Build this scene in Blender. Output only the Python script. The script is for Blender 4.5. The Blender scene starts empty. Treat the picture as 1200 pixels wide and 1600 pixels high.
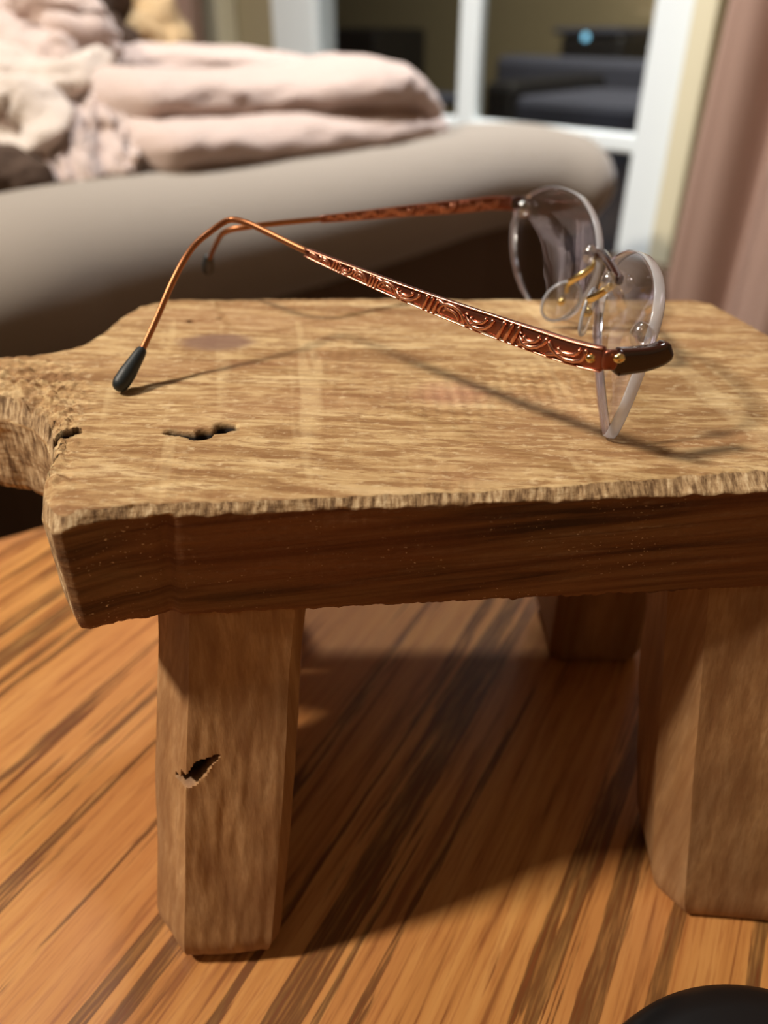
import bpy, bmesh, math, random
import numpy as np
from mathutils import Vector, noise as mn

# ------------------------------------------------------------------ camera, world, lights, exposure
S = 0.065                       # camera height above the stool top, metres (unit of the small-scale layout)
ZTAB = 0.75                     # table top above the floor
ZT = ZTAB + 1.65*S              # stool top
CAM = Vector((0, 0, ZTAB + 2.65*S))
PITCH = math.radians(33.0)
FPX = 1200.0
sc = bpy.context.scene
col = sc.collection
cd = bpy.data.cameras.new('camera'); cam = bpy.data.objects.new('camera', cd); col.objects.link(cam)
cam.location = CAM; cam.rotation_euler = (math.pi/2 - PITCH, 0, 0)
cd.sensor_fit = 'VERTICAL'; cd.sensor_height = 36; cd.lens = 36*FPX/1600
cd.clip_start = 0.005; cd.clip_end = 50
cd.dof.use_dof = True; cd.dof.focus_distance = 2.12*S; cd.dof.aperture_fstop = cd.lens/2.4
sc.camera = cam
w = bpy.data.worlds.new('world'); sc.world = w; w.use_nodes = True
w.node_tree.nodes['Background'].inputs[0].default_value = (0.012, 0.016, 0.022, 1)
w.node_tree.nodes['Background'].inputs[1].default_value = 0.6

def area_light(name, loc, target, size, power, color, shape='DISK', spread=180):
    l = bpy.data.lights.new(name, 'AREA'); l.shape = shape; l.size = size; l.energy = power; l.color = color; l.spread = math.radians(spread)
    o = bpy.data.objects.new(name, l); col.objects.link(o); o.location = loc
    o.rotation_euler = (Vector(target)-Vector(loc)).to_track_quat('-Z', 'Y').to_euler()
    return o
area_light('main_lamp', (-0.85, 0.06, 1.84), (0, 0.16, ZT), 0.14, 25, (1.0, 0.88, 0.73))
area_light('ceiling_fill', (-0.35, -0.75, 2.32), (0, 0.3, 0.6), 0.5, 1.0, (1.0, 0.88, 0.74))  # added soft fill from above, not a known fixture
area_light('window_side_lamp', (-0.12, 0.72, 2.3), (0.08, 1.05, 0.8), 0.16, 9.0, (0.95, 0.97, 1.0), spread=75)
area_light('outdoor_fill', (0.55, 2.1, 2.2), (1.2, 2.7, 0.7), 0.3, 38, (1.0, 0.88, 0.7), spread=150)  # added light that brightens the shapes outside the glass
sc.view_settings.view_transform = 'Standard'; sc.view_settings.look = 'None'
sc.view_settings.gamma = 1; sc.view_settings.use_curve_mapping = False
sc.view_settings.exposure = -0.22

# ------------------------------------------------------------------ helpers
CP, SP = math.cos(PITCH), math.sin(PITCH)
def ray(px, py):
    a = (px-600)/FPX; b = (800-py)/FPX
    return (a, CP + b*SP, -SP + b*CP)
def at_h(px, py, h):                       # point on a horizontal plane, small-layout units
    d = ray(px, py); s = (h-1)/d[2]; return (d[0]*s, d[1]*s, h)
def at_plane(px, py, P, n):                # plane through P (X,Y,h) with normal n
    d = Vector(ray(px, py)); c = Vector((0, 0, 1)); P = Vector(P); n = Vector(n)
    s = (P-c).dot(n)/d.dot(n); q = c + d*s
    return (q.x, q.y, q.z)
def W(p): return Vector((p[0]*S, p[1]*S, ZT + p[2]*S))
def m_at(px, py, Y):                       # metres, at a given distance Y in front of the camera
    d = ray(px, py); s = Y/d[1]; return Vector((d[0]*s, Y, CAM.z + d[2]*s))

def tag(o, label=None, cat=None, group=None, kind=None):
    if label: o['label'] = label
    if cat: o['category'] = cat
    if group: o['group'] = group
    if kind: o['kind'] = kind
    return o
def empty(name, loc, label, cat, group=None):
    o = bpy.data.objects.new(name, None); col.objects.link(o); o.location = loc
    o.empty_display_size = 0.02
    return tag(o, label, cat, group)
def link(name, me, mats, parent=None, loc=None, smooth=True):
    o = bpy.data.objects.new(name, me); col.objects.link(o)
    for m in (mats if isinstance(mats, (list, tuple)) else [mats]): me.materials.append(m)
    if smooth:
        me.polygons.foreach_set('use_smooth', [True]*len(me.polygons))
    if parent: o.parent = parent
    return o
def mesh_from(name, verts, faces, mats, parent=None, smooth=True, attr=None, matidx=None, base=None):
    """verts in world coordinates; stored relative to the parent's (sum of parents') location or to base"""
    off = Vector((0, 0, 0)); p = parent
    while p: off = off + p.location; p = p.parent
    if base is not None: off = Vector(base)
    me = bpy.data.meshes.new(name)
    me.from_pydata([(v[0]-off[0], v[1]-off[1], v[2]-off[2]) for v in verts], [], faces)
    me.update()
    bm = bmesh.new(); bm.from_mesh(me); bmesh.ops.recalc_face_normals(bm, faces=bm.faces); bm.to_mesh(me); bm.free()
    if attr:
        for k, vals in attr.items():
            a = me.attributes.new(k, 'FLOAT', 'POINT'); a.data.foreach_set('value', vals)
    o = link(name, me, mats, parent, smooth=smooth)
    if matidx: me.polygons.foreach_set('material_index', matidx)
    if base is not None: o.location = base
    return o
def catmull(pts, n, closed=False):
    P = [np.array(p, float) for p in pts]; m = len(P); out = []
    segs = m if closed else m-1
    for i in range(segs):
        if closed: p0, p1, p2, p3 = P[(i-1) % m], P[i], P[(i+1) % m], P[(i+2) % m]
        else: p0, p1, p2, p3 = P[max(i-1, 0)], P[i], P[i+1], P[min(i+2, m-1)]
        for k in range(n):
            t = k/n
            out.append(0.5*((2*p1)+(-p0+p2)*t+(2*p0-5*p1+4*p2-p3)*t*t+(-p0+3*p1-3*p2+p3)*t**3))
    if not closed: out.append(P[-1])
    return out
def sweep(path, sizes, up=(0, 0, 1), nseg=14, power=2.0, round_ends=True):
    """path world pts; sizes list of (half thickness side, half height)"""
    path = [Vector(p) for p in path]; up = Vector(up); V = []; F = []; n = len(path)
    rings = []
    for i, p in enumerate(path):
        t = (path[min(i+1, n-1)]-path[max(i-1, 0)]).normalized()
        side = t.cross(up)
        if side.length < 1e-4: side = t.cross(Vector((0, 1, 0)))
        side.normalize(); u2 = side.cross(t).normalized()
        rings.append((p, t, side, u2, sizes[i]))
    ext = []
    if round_ends:
        p, t, s, u, z = rings[0]; r = min(z)
        ext.append((p - t*r*0.75, t, s, u, (z[0]*.35, z[1]*.35))); ext.append((p - t*r*0.5, t, s, u, (z[0]*.75, z[1]*.75)))
    ext += rings
    if round_ends:
        p, t, s, u, z = rings[-1]; r = min(z)
        ext.append((p + t*r*0.5, t, s, u, (z[0]*.75, z[1]*.75))); ext.append((p + t*r*0.75, t, s, u, (z[0]*.35, z[1]*.35)))
    for (p, t, s, u, z) in ext:
        for k in range(nseg):
            a = 2*math.pi*(k+.5)/nseg; c, d = math.cos(a), math.sin(a)
            c = math.copysign(abs(c)**(2/power), c); d = math.copysign(abs(d)**(2/power), d)
            V.append(p + s*(c*z[0]) + u*(d*z[1]))
    m = len(ext)
    for i in range(m-1):
        for k in range(nseg):
            k2 = (k+1) % nseg
            F.append((i*nseg+k, i*nseg+k2, (i+1)*nseg+k2, (i+1)*nseg+k))
    F.append(tuple(range(nseg))[::-1]); F.append(tuple((m-1)*nseg+k for k in range(nseg)))
    return V, F
def join(lists):
    V = []; F = []
    for v, f in lists:
        o = len(V); V += list(v); F += [tuple(i+o for i in q) for q in f]
    return V, F
def ball(c, r, nu=14, nv=10, scale=(1, 1, 1), axes=None):
    V = []; F = []
    ax = axes or (Vector((1, 0, 0)), Vector((0, 1, 0)), Vector((0, 0, 1)))
    for j in range(nv+1):
        th = math.pi*j/nv
        for i in range(nu):
            ph = 2*math.pi*i/nu
            V.append(Vector(c) + ax[0]*(r*scale[0]*math.sin(th)*math.cos(ph)) + ax[1]*(r*scale[1]*math.sin(th)*math.sin(ph)) + ax[2]*(r*scale[2]*math.cos(th)))
    for j in range(nv):
        for i in range(nu):
            i2 = (i+1) % nu
            F.append((j*nu+i, j*nu+i2, (j+1)*nu+i2, (j+1)*nu+i))
    return V, F
def boxm(c, sx, sy, sz, ax=None):
    ax = ax or (Vector((1, 0, 0)), Vector((0, 1, 0)), Vector((0, 0, 1)))
    V = [Vector(c)+ax[0]*(i*sx/2)+ax[1]*(j*sy/2)+ax[2]*(k*sz/2) for i in (-1, 1) for j in (-1, 1) for k in (-1, 1)]
    F = [(0, 1, 3, 2), (4, 6, 7, 5), (0, 4, 5, 1), (2, 3, 7, 6), (0, 2, 6, 4), (1, 5, 7, 3)]
    return V, F
def bevel(o, wd, seg=2):
    m = o.modifiers.new('bevel', 'BEVEL'); m.width = wd; m.segments = seg; m.limit_method = 'ANGLE'
def smoothstep(a, b, x):
    t = np.clip((x-a)/(b-a), 0, 1); return t*t*(3-2*t)
def fbm(x, y, z=0.0, o=3):
    v = 0; a = 1; f = 1
    for _ in range(o): v += a*mn.noise((x*f, y*f, z*f+3.7*_)); a *= .5; f *= 2.1
    return v

# ------------------------------------------------------------------ materials
class NT:
    def __init__(s, name):
        s.m = bpy.data.materials.new(name); s.m.use_nodes = True; s.t = s.m.node_tree; s.n = s.t.nodes
        s.b = s.n['Principled BSDF']; s.out = s.n['Material Output']
    def add(s, typ, **kw):
        n = s.n.new(typ)
        for k, v in kw.items(): setattr(n, k, v)
        return n
    def l(s, a, b): s.t.links.new(a, b)
    def val(s, inp, v):
        if isinstance(v, bpy.types.NodeSocket): s.l(v, inp)
        elif v is not None: inp.default_value = v
    def coords(s, scale=(1, 1, 1), rot=(0, 0, 0), loc=(0, 0, 0)):
        # scale is applied after the rotation
        tc = s.add('ShaderNodeTexCoord'); v = tc.outputs['Object']
        if any(rot):
            r = s.add('ShaderNodeMapping'); r.inputs['Rotation'].default_value = rot; s.l(v, r.inputs[0]); v = r.outputs[0]
        mp = s.add('ShaderNodeMapping'); mp.inputs['Scale'].default_value = scale; mp.inputs['Location'].default_value = loc
        s.l(v, mp.inputs[0]); return mp.outputs[0]
    def noise(s, vec, scale=1, detail=4, rough=.55, dist=0):
        n = s.add('ShaderNodeTexNoise'); s.l(vec, n.inputs['Vector']); n.inputs['Scale'].default_value = scale
        n.inputs['Detail'].default_value = detail; n.inputs['Roughness'].default_value = rough; n.inputs['Distortion'].default_value = dist
        return n.outputs[0]
    def ramp(s, fac, stops):
        r = s.add('ShaderNodeValToRGB'); s.l(fac, r.inputs[0]); e = r.color_ramp.elements
        while len(e) < len(stops): e.new(.5)
        for i, (p, c) in enumerate(stops):
            e[i].position = p; e[i].color = (c, c, c, 1) if isinstance(c, (int, float)) else (*c, 1)
        return r.outputs[0]
    def mix(s, fac, a, b, mode='MIX'):
        n = s.add('ShaderNodeMix', data_type='RGBA', blend_type=mode)
        s.val(n.inputs[0], fac)
        for i, v in ((6, a), (7, b)):
            if isinstance(v, tuple): v = (*v, 1) if len(v) == 3 else v
            s.val(n.inputs[i], v)
        return n.outputs[2]
    def math(s, op, a, b=None, clamp=False):
        n = s.add('ShaderNodeMath', operation=op, use_clamp=clamp); s.val(n.inputs[0], a)
        if b is not None: s.val(n.inputs[1], b)
        return n.outputs[0]
    def attr(s, name):
        n = s.add('ShaderNodeAttribute'); n.attribute_name = name; return n.outputs['Fac']
    def bump(s, h, strength=.5, dist=.001, prev=None):
        n = s.add('ShaderNodeBump'); n.inputs['Strength'].default_value = strength; n.inputs['Distance'].default_value = dist
        s.l(h, n.inputs['Height'])
        if prev is not None: s.l(prev, n.inputs['Normal'])
        return n.outputs[0]
    def fin(s, color=None, rough=None, normal=None, **kw):
        if color is not None: s.val(s.b.inputs['Base Color'], (*color, 1) if isinstance(color, tuple) and len(color) == 3 else color)
        if rough is not None: s.val(s.b.inputs['Roughness'], rough)
        if normal is not None: s.l(normal, s.b.inputs['Normal'])
        for k, v in kw.items(): s.val(s.b.inputs[k.replace('_', ' ')], v)
        return s.m
def lin(r, g, b):
    f = lambda c: (c/255/12.92) if c <= 10 else ((c/255+.055)/1.055)**2.4
    return (f(r), f(g), f(b))

def mat_board():
    t = NT('worn_pale_wood')
    zone = t.attr('zone')                      # 0 top, 0.5 frayed edge, 1 planed sides
    v = t.coords((70, 900, 900)); v2 = t.coords((28, 260, 260), (0, 0, math.radians(5))); v3 = t.coords((18, 45, 45))
    fine = t.noise(t.coords((130, 700, 700), (0, 0, math.radians(4))), 1, 5, .65, .4); mid = t.noise(v2, 1, 5, .6, .8); big = t.noise(v3, 1, 3, .5, .5)
    saw = t.noise(t.coords((170, 16, 16), (0, 0, math.radians(-9))), 1, 2, .5, .2)
    grit = t.noise(t.coords((420, 900, 420)), 1, 4, .65)
    c = t.ramp(mid, [(.34, lin(140, 104, 68)), (.46, lin(176, 142, 98)), (.56, lin(198, 168, 122)), (.68, lin(216, 190, 146))])
    c = t.mix(t.ramp(fine, [(.42, .75), (.52, 0.0)]), c, lin(142, 104, 66))
    c = t.mix(t.ramp(big, [(.48, 0.0), (.66, .45)]), c, lin(160, 118, 84))
    c = t.mix(t.ramp(saw, [(.60, 0.0), (.68, .22)]), c, lin(238, 214, 165))
    c = t.mix(t.math('MULTIPLY', t.ramp(grit, [(.55, 0.0), (.70, 1.0)]), .45), c, lin(236, 214, 172))
    knot = t.attr('knot'); c = t.mix(knot, c, lin(128, 98, 84))
    pink = t.attr('pink'); c = t.mix(pink, c, lin(186, 136, 112))
    crack = t.attr('crack'); c = t.mix(t.ramp(crack, [(.10, 0.0), (.45, 1.0)]), c, lin(22, 13, 8))
    # planed sides: reddish brown with long darker grain lines and dust specks
    sg = t.noise(t.coords((16, 16, 420), (0, math.radians(4), 0)), 1, 5, .6, .7)
    sb = t.noise(t.coords((14, 40, 60)), 1, 3, .5)
    cs = t.ramp(sg, [(.34, lin(66, 43, 24)), (.47, lin(104, 72, 43)), (.62, lin(132, 97, 62))])
    cs = t.mix(t.ramp(sb, [(.42, 0.0), (.62, .5)]), cs, lin(128, 74, 42))
    dust = t.noise(t.coords((1500, 1500, 2600)), 1, 1, .5); dmask = t.noise(t.coords((60, 60, 120)), 1, 2, .5)
    cs = t.mix(t.math('MULTIPLY', t.ramp(dust, [(.70, 0.0), (.74, 1.0)]), t.ramp(dmask, [(.50, 0.0), (.62, .9)])), cs, lin(216, 186, 146))
    fr = t.noise(t.coords((1100, 300, 260)), 1, 4, .6)
    ce = t.ramp(fr, [(.36, lin(110, 84, 58)), (.52, lin(176, 146, 108)), (.66, lin(214, 190, 152))])
    c = t.mix(t.ramp(zone, [(.15, 0.0), (.40, 1.0)]), c, ce)
    c = t.mix(t.ramp(zone, [(.6, 0.0), (.85, 1.0)]), c, cs)
    n = t.bump(mid, .5, .0006); n = t.bump(fine, .7, .0003, n); n = t.bump(grit, .5, .00025, n)
    n = t.bump(fr, .25, .0004, n)
    return t.fin(c, .78, n, Specular_IOR_Level=.25)
def mat_leg():
    t = NT('leg_wood')
    g = t.noise(t.coords((300, 300, 9)), 1, 5, .6, .12); b = t.noise(t.coords((70, 70, 22)), 1, 4, .55, .2)
    f = t.noise(t.coords((1000, 1000, 40)), 1, 3, .6)
    cross = t.noise(t.coords((60, 60, 500)), 1, 3, .5)
    c = t.ramp(g, [(.34, lin(150, 108, 68)), (.5, lin(172, 130, 86)), (.66, lin(190, 150, 106))])
    c = t.mix(t.ramp(b, [(.40, .55), (.58, 0.0)]), c, lin(128, 90, 58))
    c = t.mix(t.ramp(f, [(.42, .3), (.55, 0.0)]), c, lin(130, 86, 50))
    c = t.mix(t.ramp(cross, [(.55, 0.0), (.68, .25)]), c, lin(150, 112, 76))
    c = t.mix(t.attr('crack'), c, lin(24, 14, 8))
    n = t.bump(g, .35, .0004); n = t.bump(f, .4, .0002, n)
    return t.fin(c, .62, n, Specular_IOR_Level=.35)
def mat_table():
    t = NT('stained_oak')
    r = (0, 0, math.radians(-61))
    wv = t.coords((1, 1, 1), r)
    # grain runs along the rotated X axis
    w1 = t.noise(t.coords((9, 260, 260), r), 1, 5, .55, .6)
    w2 = t.noise(t.coords((5, 210, 210), r, (3.1, 7.7, 0)), 1, 3, .5, .5)
    pore = t.noise(t.coords((60, 1100, 900), r), 1, 4, .6)
    broad = t.noise(t.coords((5, 14, 14), r), 1, 2, .5, .6)
    c = t.ramp(w1, [(.30, lin(160, 104, 54)), (.48, lin(190, 132, 72)), (.66, lin(206, 152, 88))])
    c = t.mix(t.ramp(broad, [(.44, 0.0), (.62, .55)]), c, lin(184, 122, 74))
    jag = t.math('MULTIPLY', t.math('SUBTRACT', pore, .5), .16)
    str1 = t.ramp(t.math('ADD', w2, jag), [(.300, 1.0), (.415, .95), (.438, 0.0)])
    str2 = t.ramp(t.math('ADD', w1, jag), [(.36, .6), (.42, 0.0)])
    edge = t.ramp(pore, [(.35, 1.0), (.62, .45)])
    c = t.mix(t.math('MULTIPLY', str1, edge), c, lin(44, 25, 14))
    c = t.mix(t.math('MULTIPLY', str2, edge), c, lin(96, 52, 26))
    c = t.mix(t.ramp(pore, [(.38, .45), (.5, 0.0)]), c, lin(150, 86, 40))
    n = t.bump(pore, .15, .0002); n = t.bump(str1, -.15, .0003, n)
    return t.fin(c, t.ramp(pore, [(.3, .42), (.7, .27)]), n, Specular_IOR_Level=.5, Coat_Weight=.25, Coat_Roughness=.18)
def simple(name, color, rough=.6, bump=None, **kw):
    t = NT(name); n = None; c = color
    if bump:
        nz = t.noise(t.coords((bump[0],)*3), 1, 3, .6); n = t.bump(nz, bump[1], bump[2])
        c = t.mix(t.math('MULTIPLY', nz, .35), color, tuple(x*.72 for x in color))
    return t.fin(c, rough, n, **kw)
def mat_copper():
    t = NT('copper'); nz = t.noise(t.coords((900, 900, 900)), 1, 3, .6)
    c = t.mix(t.ramp(nz, [(.4, .5), (.6, 0.0)]), lin(232, 168, 142), lin(196, 128, 102))
    return t.fin(c, .28, t.bump(nz, .1, .0001), Metallic=1.0)
def mat_clear(name, tint=(.97, .975, .98), gl=1.0, ior=1.5, rough=.02, base=0.0, glcol=(1, 1, 1)):
    """thin clear sheet: straight transmission plus a Fresnel reflection on each face"""
    t = NT(name); t.n.remove(t.b)
    tr = t.add('ShaderNodeBsdfTransparent'); tr.inputs[0].default_value = (*tint, 1)
    gs = t.add('ShaderNodeBsdfGlossy'); gs.inputs['Color'].default_value = (*glcol, 1); gs.inputs['Roughness'].default_value = rough
    lw = t.add('ShaderNodeLayerWeight'); lw.inputs[0].default_value = .5
    r0 = ((ior-1)/(ior+1))**2
    f = t.math('MULTIPLY_ADD', t.math('POWER', lw.outputs['Facing'], 5.0), (1-r0)*gl); f.node.inputs[2].default_value = base+r0*gl; f.node.use_clamp = True
    mx = t.add('ShaderNodeMixShader'); t.l(f, mx.inputs[0]); t.l(tr.outputs[0], mx.inputs[1]); t.l(gs.outputs[0], mx.inputs[2])
    t.l(mx.outputs[0], t.out.inputs[0]); return t.m
def mat_frost():
    t = NT('polished_lens_rim'); t.n.remove(t.b)
    tr = t.add('ShaderNodeBsdfTransparent'); tr.inputs[0].default_value = (.9, .92, .95, 1)
    df = t.add('ShaderNodeBsdfTranslucent'); df.inputs[0].default_value = (.84, .89, 1, 1)
    d2 = t.add('ShaderNodeBsdfDiffuse'); d2.inputs[0].default_value = (.84, .89, 1, 1)
    gs = t.add('ShaderNodeBsdfGlossy'); gs.inputs['Roughness'].default_value = .15
    a = t.add('ShaderNodeMixShader'); a.inputs[0].default_value = .5; t.l(df.outputs[0], a.inputs[1]); t.l(d2.outputs[0], a.inputs[2])
    b = t.add('ShaderNodeMixShader'); b.inputs[0].default_value = .68; t.l(tr.outputs[0], b.inputs[1]); t.l(a.outputs[0], b.inputs[2])
    fr = t.add('ShaderNodeFresnel'); fr.inputs[0].default_value = 1.6
    c = t.add('ShaderNodeMixShader'); t.l(fr.outputs[0], c.inputs[0]); t.l(b.outputs[0], c.inputs[1]); t.l(gs.outputs[0], c.inputs[2])
    t.l(c.outputs[0], t.out.inputs[0]); return t.m

M = dict(
    board=mat_board(), leg=mat_leg(), table=mat_table(), copper=mat_copper(),
    wire=simple('amber_copper_wire', lin(158, 102, 66), .36, Metallic=.8),
    patina=simple('dark_patina', lin(142, 86, 68), .35, Metallic=.9),
    tort=simple('dark_amber_acetate', lin(44, 16, 8), .16, Coat_Weight=.4, Coat_Roughness=.05),
    gold=simple('gold', lin(242, 216, 150), .2, Metallic=1.0),
    black=simple('black_rubber', lin(26, 34, 38), .5, (3000, .2, .0001)),
    puck=simple('black_plastic', lin(12, 13, 15), .38, (1500, .05, .0001)),
    lens=mat_clear('coated_lens', (.965, .965, .96), 1.3, 1.5, .01, .0, (.93, .88, 1)), rim=mat_frost(),
    pad=mat_clear('clear_silicone', (.90, .90, .89), 2.2, 1.45, .18, .06),
    plug=mat_clear('clear_bushing', (.86, .87, .9), 1.8, 1.5, .15, .22),
    pane=mat_clear('window_glass', (.9, .92, .93), 1.3, 1.52, .02, .03),
    white=simple('white_paint', lin(232, 238, 238), .45), cream=simple('cream_paint', lin(222, 212, 180), .5),
    olive=simple('olive_beige_paint', lin(158, 146, 116), .7), wall=simple('wall_paint', lin(186, 170, 140), .8),
    ceil=simple('ceiling_paint', lin(225, 218, 205), .9), floor=simple('floor_carpet', lin(96, 72, 52), .95, (400, .4, .002)),
    curtain=simple('mauve_curtain', lin(168, 136, 120), .85, (800, .3, .0005)),
    taupe=simple('taupe_microfibre', lin(146, 135, 122), .85, (1400, .2, .0004), Sheen_Weight=.3),
    brown=simple('brown_upholstery', lin(84, 64, 46), .9, (900, .3, .0006)),
    fleece=simple('pale_pink_fleece', lin(206, 182, 170), .95, (350, .9, .003), Sheen_Weight=.5),
    fleece2=simple('cream_fleece', lin(212, 196, 182), .95, (350, .9, .003), Sheen_Weight=.5),
    tan=simple('tan_fabric', lin(176, 148, 108), .9, (140, .8, .004)),
    dark=simple('dark_brown_fabric', lin(66, 46, 30), .9, (140, .6, .003)),
    bluelight=simple('blue_glow', lin(90, 150, 180), .4, None, Emission_Color=(.25, .6, .8, 1), Emission_Strength=2.0),
    navy=simple('dark_blue_grey_fabric', lin(72, 76, 92), .8), tvblack=simple('dark_cabinet_paint', lin(34, 34, 36), .5),
    oakdark=simple('brown_cabinet_wood', lin(120, 84, 54), .5), paving=simple('dark_paving', lin(60, 60, 58), .9),
)

# ------------------------------------------------------------------ room shell, aligned with the window wall
O = Vector((0.356, 1.2, 0)); U = Vector((-0.73, 0.683, 0)).normalized(); N = Vector((-U.y, U.x, 0))   # N points into the room
if N.dot(-O) < 0: N = -N
def R(u, n, z): return O + U*u + N*n + Vector((0, 0, z))
def u_of(px, py, n=0.0):
    d = Vector(ray(px, py)); p0 = R(0, n, 0)
    s = (Vector((p0.x, p0.y, 0)) - Vector((0, 0, 0))).dot(N)/Vector((d.x, d.y, 0)).dot(N)
    q = Vector((d.x*s, d.y*s, CAM.z + d.z*s)); return (q-O).dot(U), q.z
def rbox(name, u0, u1, n0, n1, z0, z1, mat, parent=None, bev=0.0, kind=None):
    c = R((u0+u1)/2, (n0+n1)/2, (z0+z1)/2)
    V, F = boxm(c, abs(u1-u0), abs(n1-n0), abs(z1-z0), (U, N, Vector((0, 0, 1))))
    o = mesh_from(name, V, F, mat, parent, smooth=False, base=None if parent else (c.x, c.y, z0))
    if bev: bevel(o, bev)
    if kind: o['kind'] = kind
    return o
uR0 = u_of(1028, 0)[0]; uR1 = u_of(1100, 0)[0]; uR2 = u_of(1140, 0)[0]
uL0 = u_of(492, 0)[0]; uL1 = u_of(426, 0)[0]; uL2 = u_of(368, 0)[0]; uL3 = u_of(334, 0)[0]
UMIN, UMAX, NMAX, HC = -1.7, 3.4, 3.3, 2.45
ZW0, ZW1 = 0.12, 2.1
T = 0.12
rbox('floor', UMIN-T, UMAX+T, -T, NMAX+T, -0.1, 0, M['floor'], kind='structure')
rbox('ceiling', UMIN-T, UMAX+T, -T, NMAX+T, HC, HC+.1, M['ceil'], kind='structure')
rbox('wall_front', UMIN-T, UMAX+T, NMAX, NMAX+T, 0, HC, M['wall'], kind='structure')
rbox('wall_right', UMIN-T, UMIN, 0, NMAX, 0, HC, M['wall'], kind='structure')
rbox('wall_left', UMAX, UMAX+T, 0, NMAX, 0, HC, M['wall'], kind='structure')
wb = bpy.data.objects.new('wall_back', None); col.objects.link(wb); wb.location = R(0, 0, 0); wb['kind'] = 'structure'
for nm, a, b, z0, z1 in (('wall_panel', UMIN, uR1, 0, HC), ('wall_panel', uL1, UMAX, 0, HC), ('wall_panel', uR1, uL1, ZW1+.05, HC), ('wall_panel', uR1, uL1, 0, ZW0-.05)):
    rbox(nm, a, b, -T, 0, z0, z1, M['olive'], wb)
# the glazed door: frame, grid, panes
dr = bpy.data.objects.new('door_1', None); col.objects.link(dr); dr.location = R((uR1+uL1)/2, 0, 0); dr['kind'] = 'structure'
rbox('stile', uR1, uR0, -.05, .006, ZW0-.05, ZW1+.05, M['white'], dr, .003)
rbox('stile', uL0, uL1, -.05, .006, ZW0-.05, ZW1+.05, M['white'], dr, .003)
rbox('rail', uR0, uL0, -.05, .012, ZW1, ZW1+.05, M['white'], dr, .003)
rbox('rail', uR0, uL0, -.05, .006, ZW0-.05, ZW0, M['white'], dr, .003)
um0 = u_of(750, 0)[0]; um1 = u_of(720, 0)[0]; umid = (um0+um1)/2
zm = (u_of(985, 208)[1] + u_of(985, 243)[1])/2; zh = abs(u_of(985, 208)[1]-u_of(985, 243)[1])/2*.86
rows = sorted([z for z in (zm + k*.36 for k in range(-3, 5)) if ZW0+.1 < z < ZW1-.1])
o = rbox('muntin', um0, um1, -.022, .001, ZW0, ZW1, M['white'], dr, .004)
for z in rows: rbox('muntin', uR0, uL0, -.021, .0005, z-zh, z+zh, M['white'], dr, .004)
zz = [ZW0] + rows + [ZW1]
for a, b in ((uR0, umid), (umid, uL0)):
    for z0, z1 in zip(zz[:-1], zz[1:]): rbox('pane', a, b, -.012, -.008, z0, z1, M['pane'], dr)
rbox('trim_1', uR2, uR1, 0, .03, 0, ZW1+.12, M['cream'], bev=.004, kind='structure')
rbox('trim_2', uL2, uL3, 0, .05, 0, ZW1+.12, M['cream'], bev=.004, kind='structure')
# outside: paved ground in the dark
V, F = boxm(R(.6, -3, -.06), 8, 5.8, .1, (U, N, Vector((0, 0, 1))))
mesh_from('ground', V, F, M['paving'], smooth=False, base=R(.6, -3, -.11))['kind'] = 'structure'

def G(px, py, n):                        # point beyond the glass at depth n (negative = outside)
    d = Vector(ray(px, py)); p0 = R(0, n, 0); s_ = Vector((p0.x, p0.y, 0)).dot(N)/Vector((d.x, d.y, 0)).dot(N)
    return u_of(px, py, n)
def obox(name, x0, x1, y0, y1, n0, dn, mat, parent, z0=None, bev=.02):
    a = G(x0, (y0+y1)/2, n0)[0]; b = G(x1, (y0+y1)/2, n0)[0]; zt = G((x0+x1)/2, y0, n0)[1]; zb = G((x0+x1)/2, y1, n0)[1] if z0 is None else z0
    return rbox(name, min(a, b), max(a, b), n0-dn, n0, zb, zt, mat, parent, bev)
gw = obox('pane_backdrop', 300, 1300, -60, 300, -2.3, .15, M['olive'], None, 0, .01)  # made-up olive slab standing in for blurred tones on the glass
tag(gw, 'dim olive slab added outside for the blurred tones in the dark door panes', 'wall')
ob = empty('pane_blocks', R(.3, -1.2, -.01), 'dark blue grey blocks added outside for the blur in the right hand door pane', 'sofa')  # invented blocks for the dark blue blur in the right pane
obox('back_block', 770, 1040, 92, 200, -1.25, .12, M['navy'], ob, .2)
obox('seat', 770, 1040, 158, 240, -.80, .42, M['navy'], ob, .06)
obox('armrest', 752, 800, 128, 250, -.78, .5, M['tvblack'], ob, 0.0)
pt = empty('pane_low_blocks', R(1.2, -1.0, -.01), 'low dark blocks added outside for the blur in the left hand door pane, close behind the folded blanket', 'table')  # low blocks put outside to give the left pane its dark blur
obox('flat_block', 545, 650, 150, 168, -.8, .25, M['navy'], pt)
obox('base', 570, 630, 168, 260, -.85, .15, M['tvblack'], pt, 0.0)
pb = empty('pane_block', R(1.2, -1.8, -.01), 'black box shape added outside for the pane blur beside the left stile of the glazed door', 'pane_block')  # made-up dark block for the blur beside the left stile
obox('dark_block', 480, 585, 45, 200, -1.7, .35, M['tvblack'], pb, 0.0)
pb2 = empty('pane_box', R(.5, -1.9, -.01), 'dark box shape added outside for a blur in the door pane, under the tiny blue ball', 'box')  # invented box shape, added for a further dark blur in the pane
obox('box_body', 868, 965, 52, 200, -1.75, .35, M['tvblack'], pb2, 0.0)
obox('box_lid', 862, 970, 44, 54, -1.74, .37, M['navy'], pb2)
lq = G(915, 58, -1.55); V_, F_ = ball(R(lq[0], -1.55, lq[1]), .012, 14, 10)
sl = mesh_from('blue_spot', V_, F_, M['bluelight'], None, base=R(lq[0], -1.55, lq[1])); tag(sl, 'tiny pale blue glowing ball added outside for the blue spot in the door pane', 'light')  # added glowing ball for the blue spot in the pane

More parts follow.
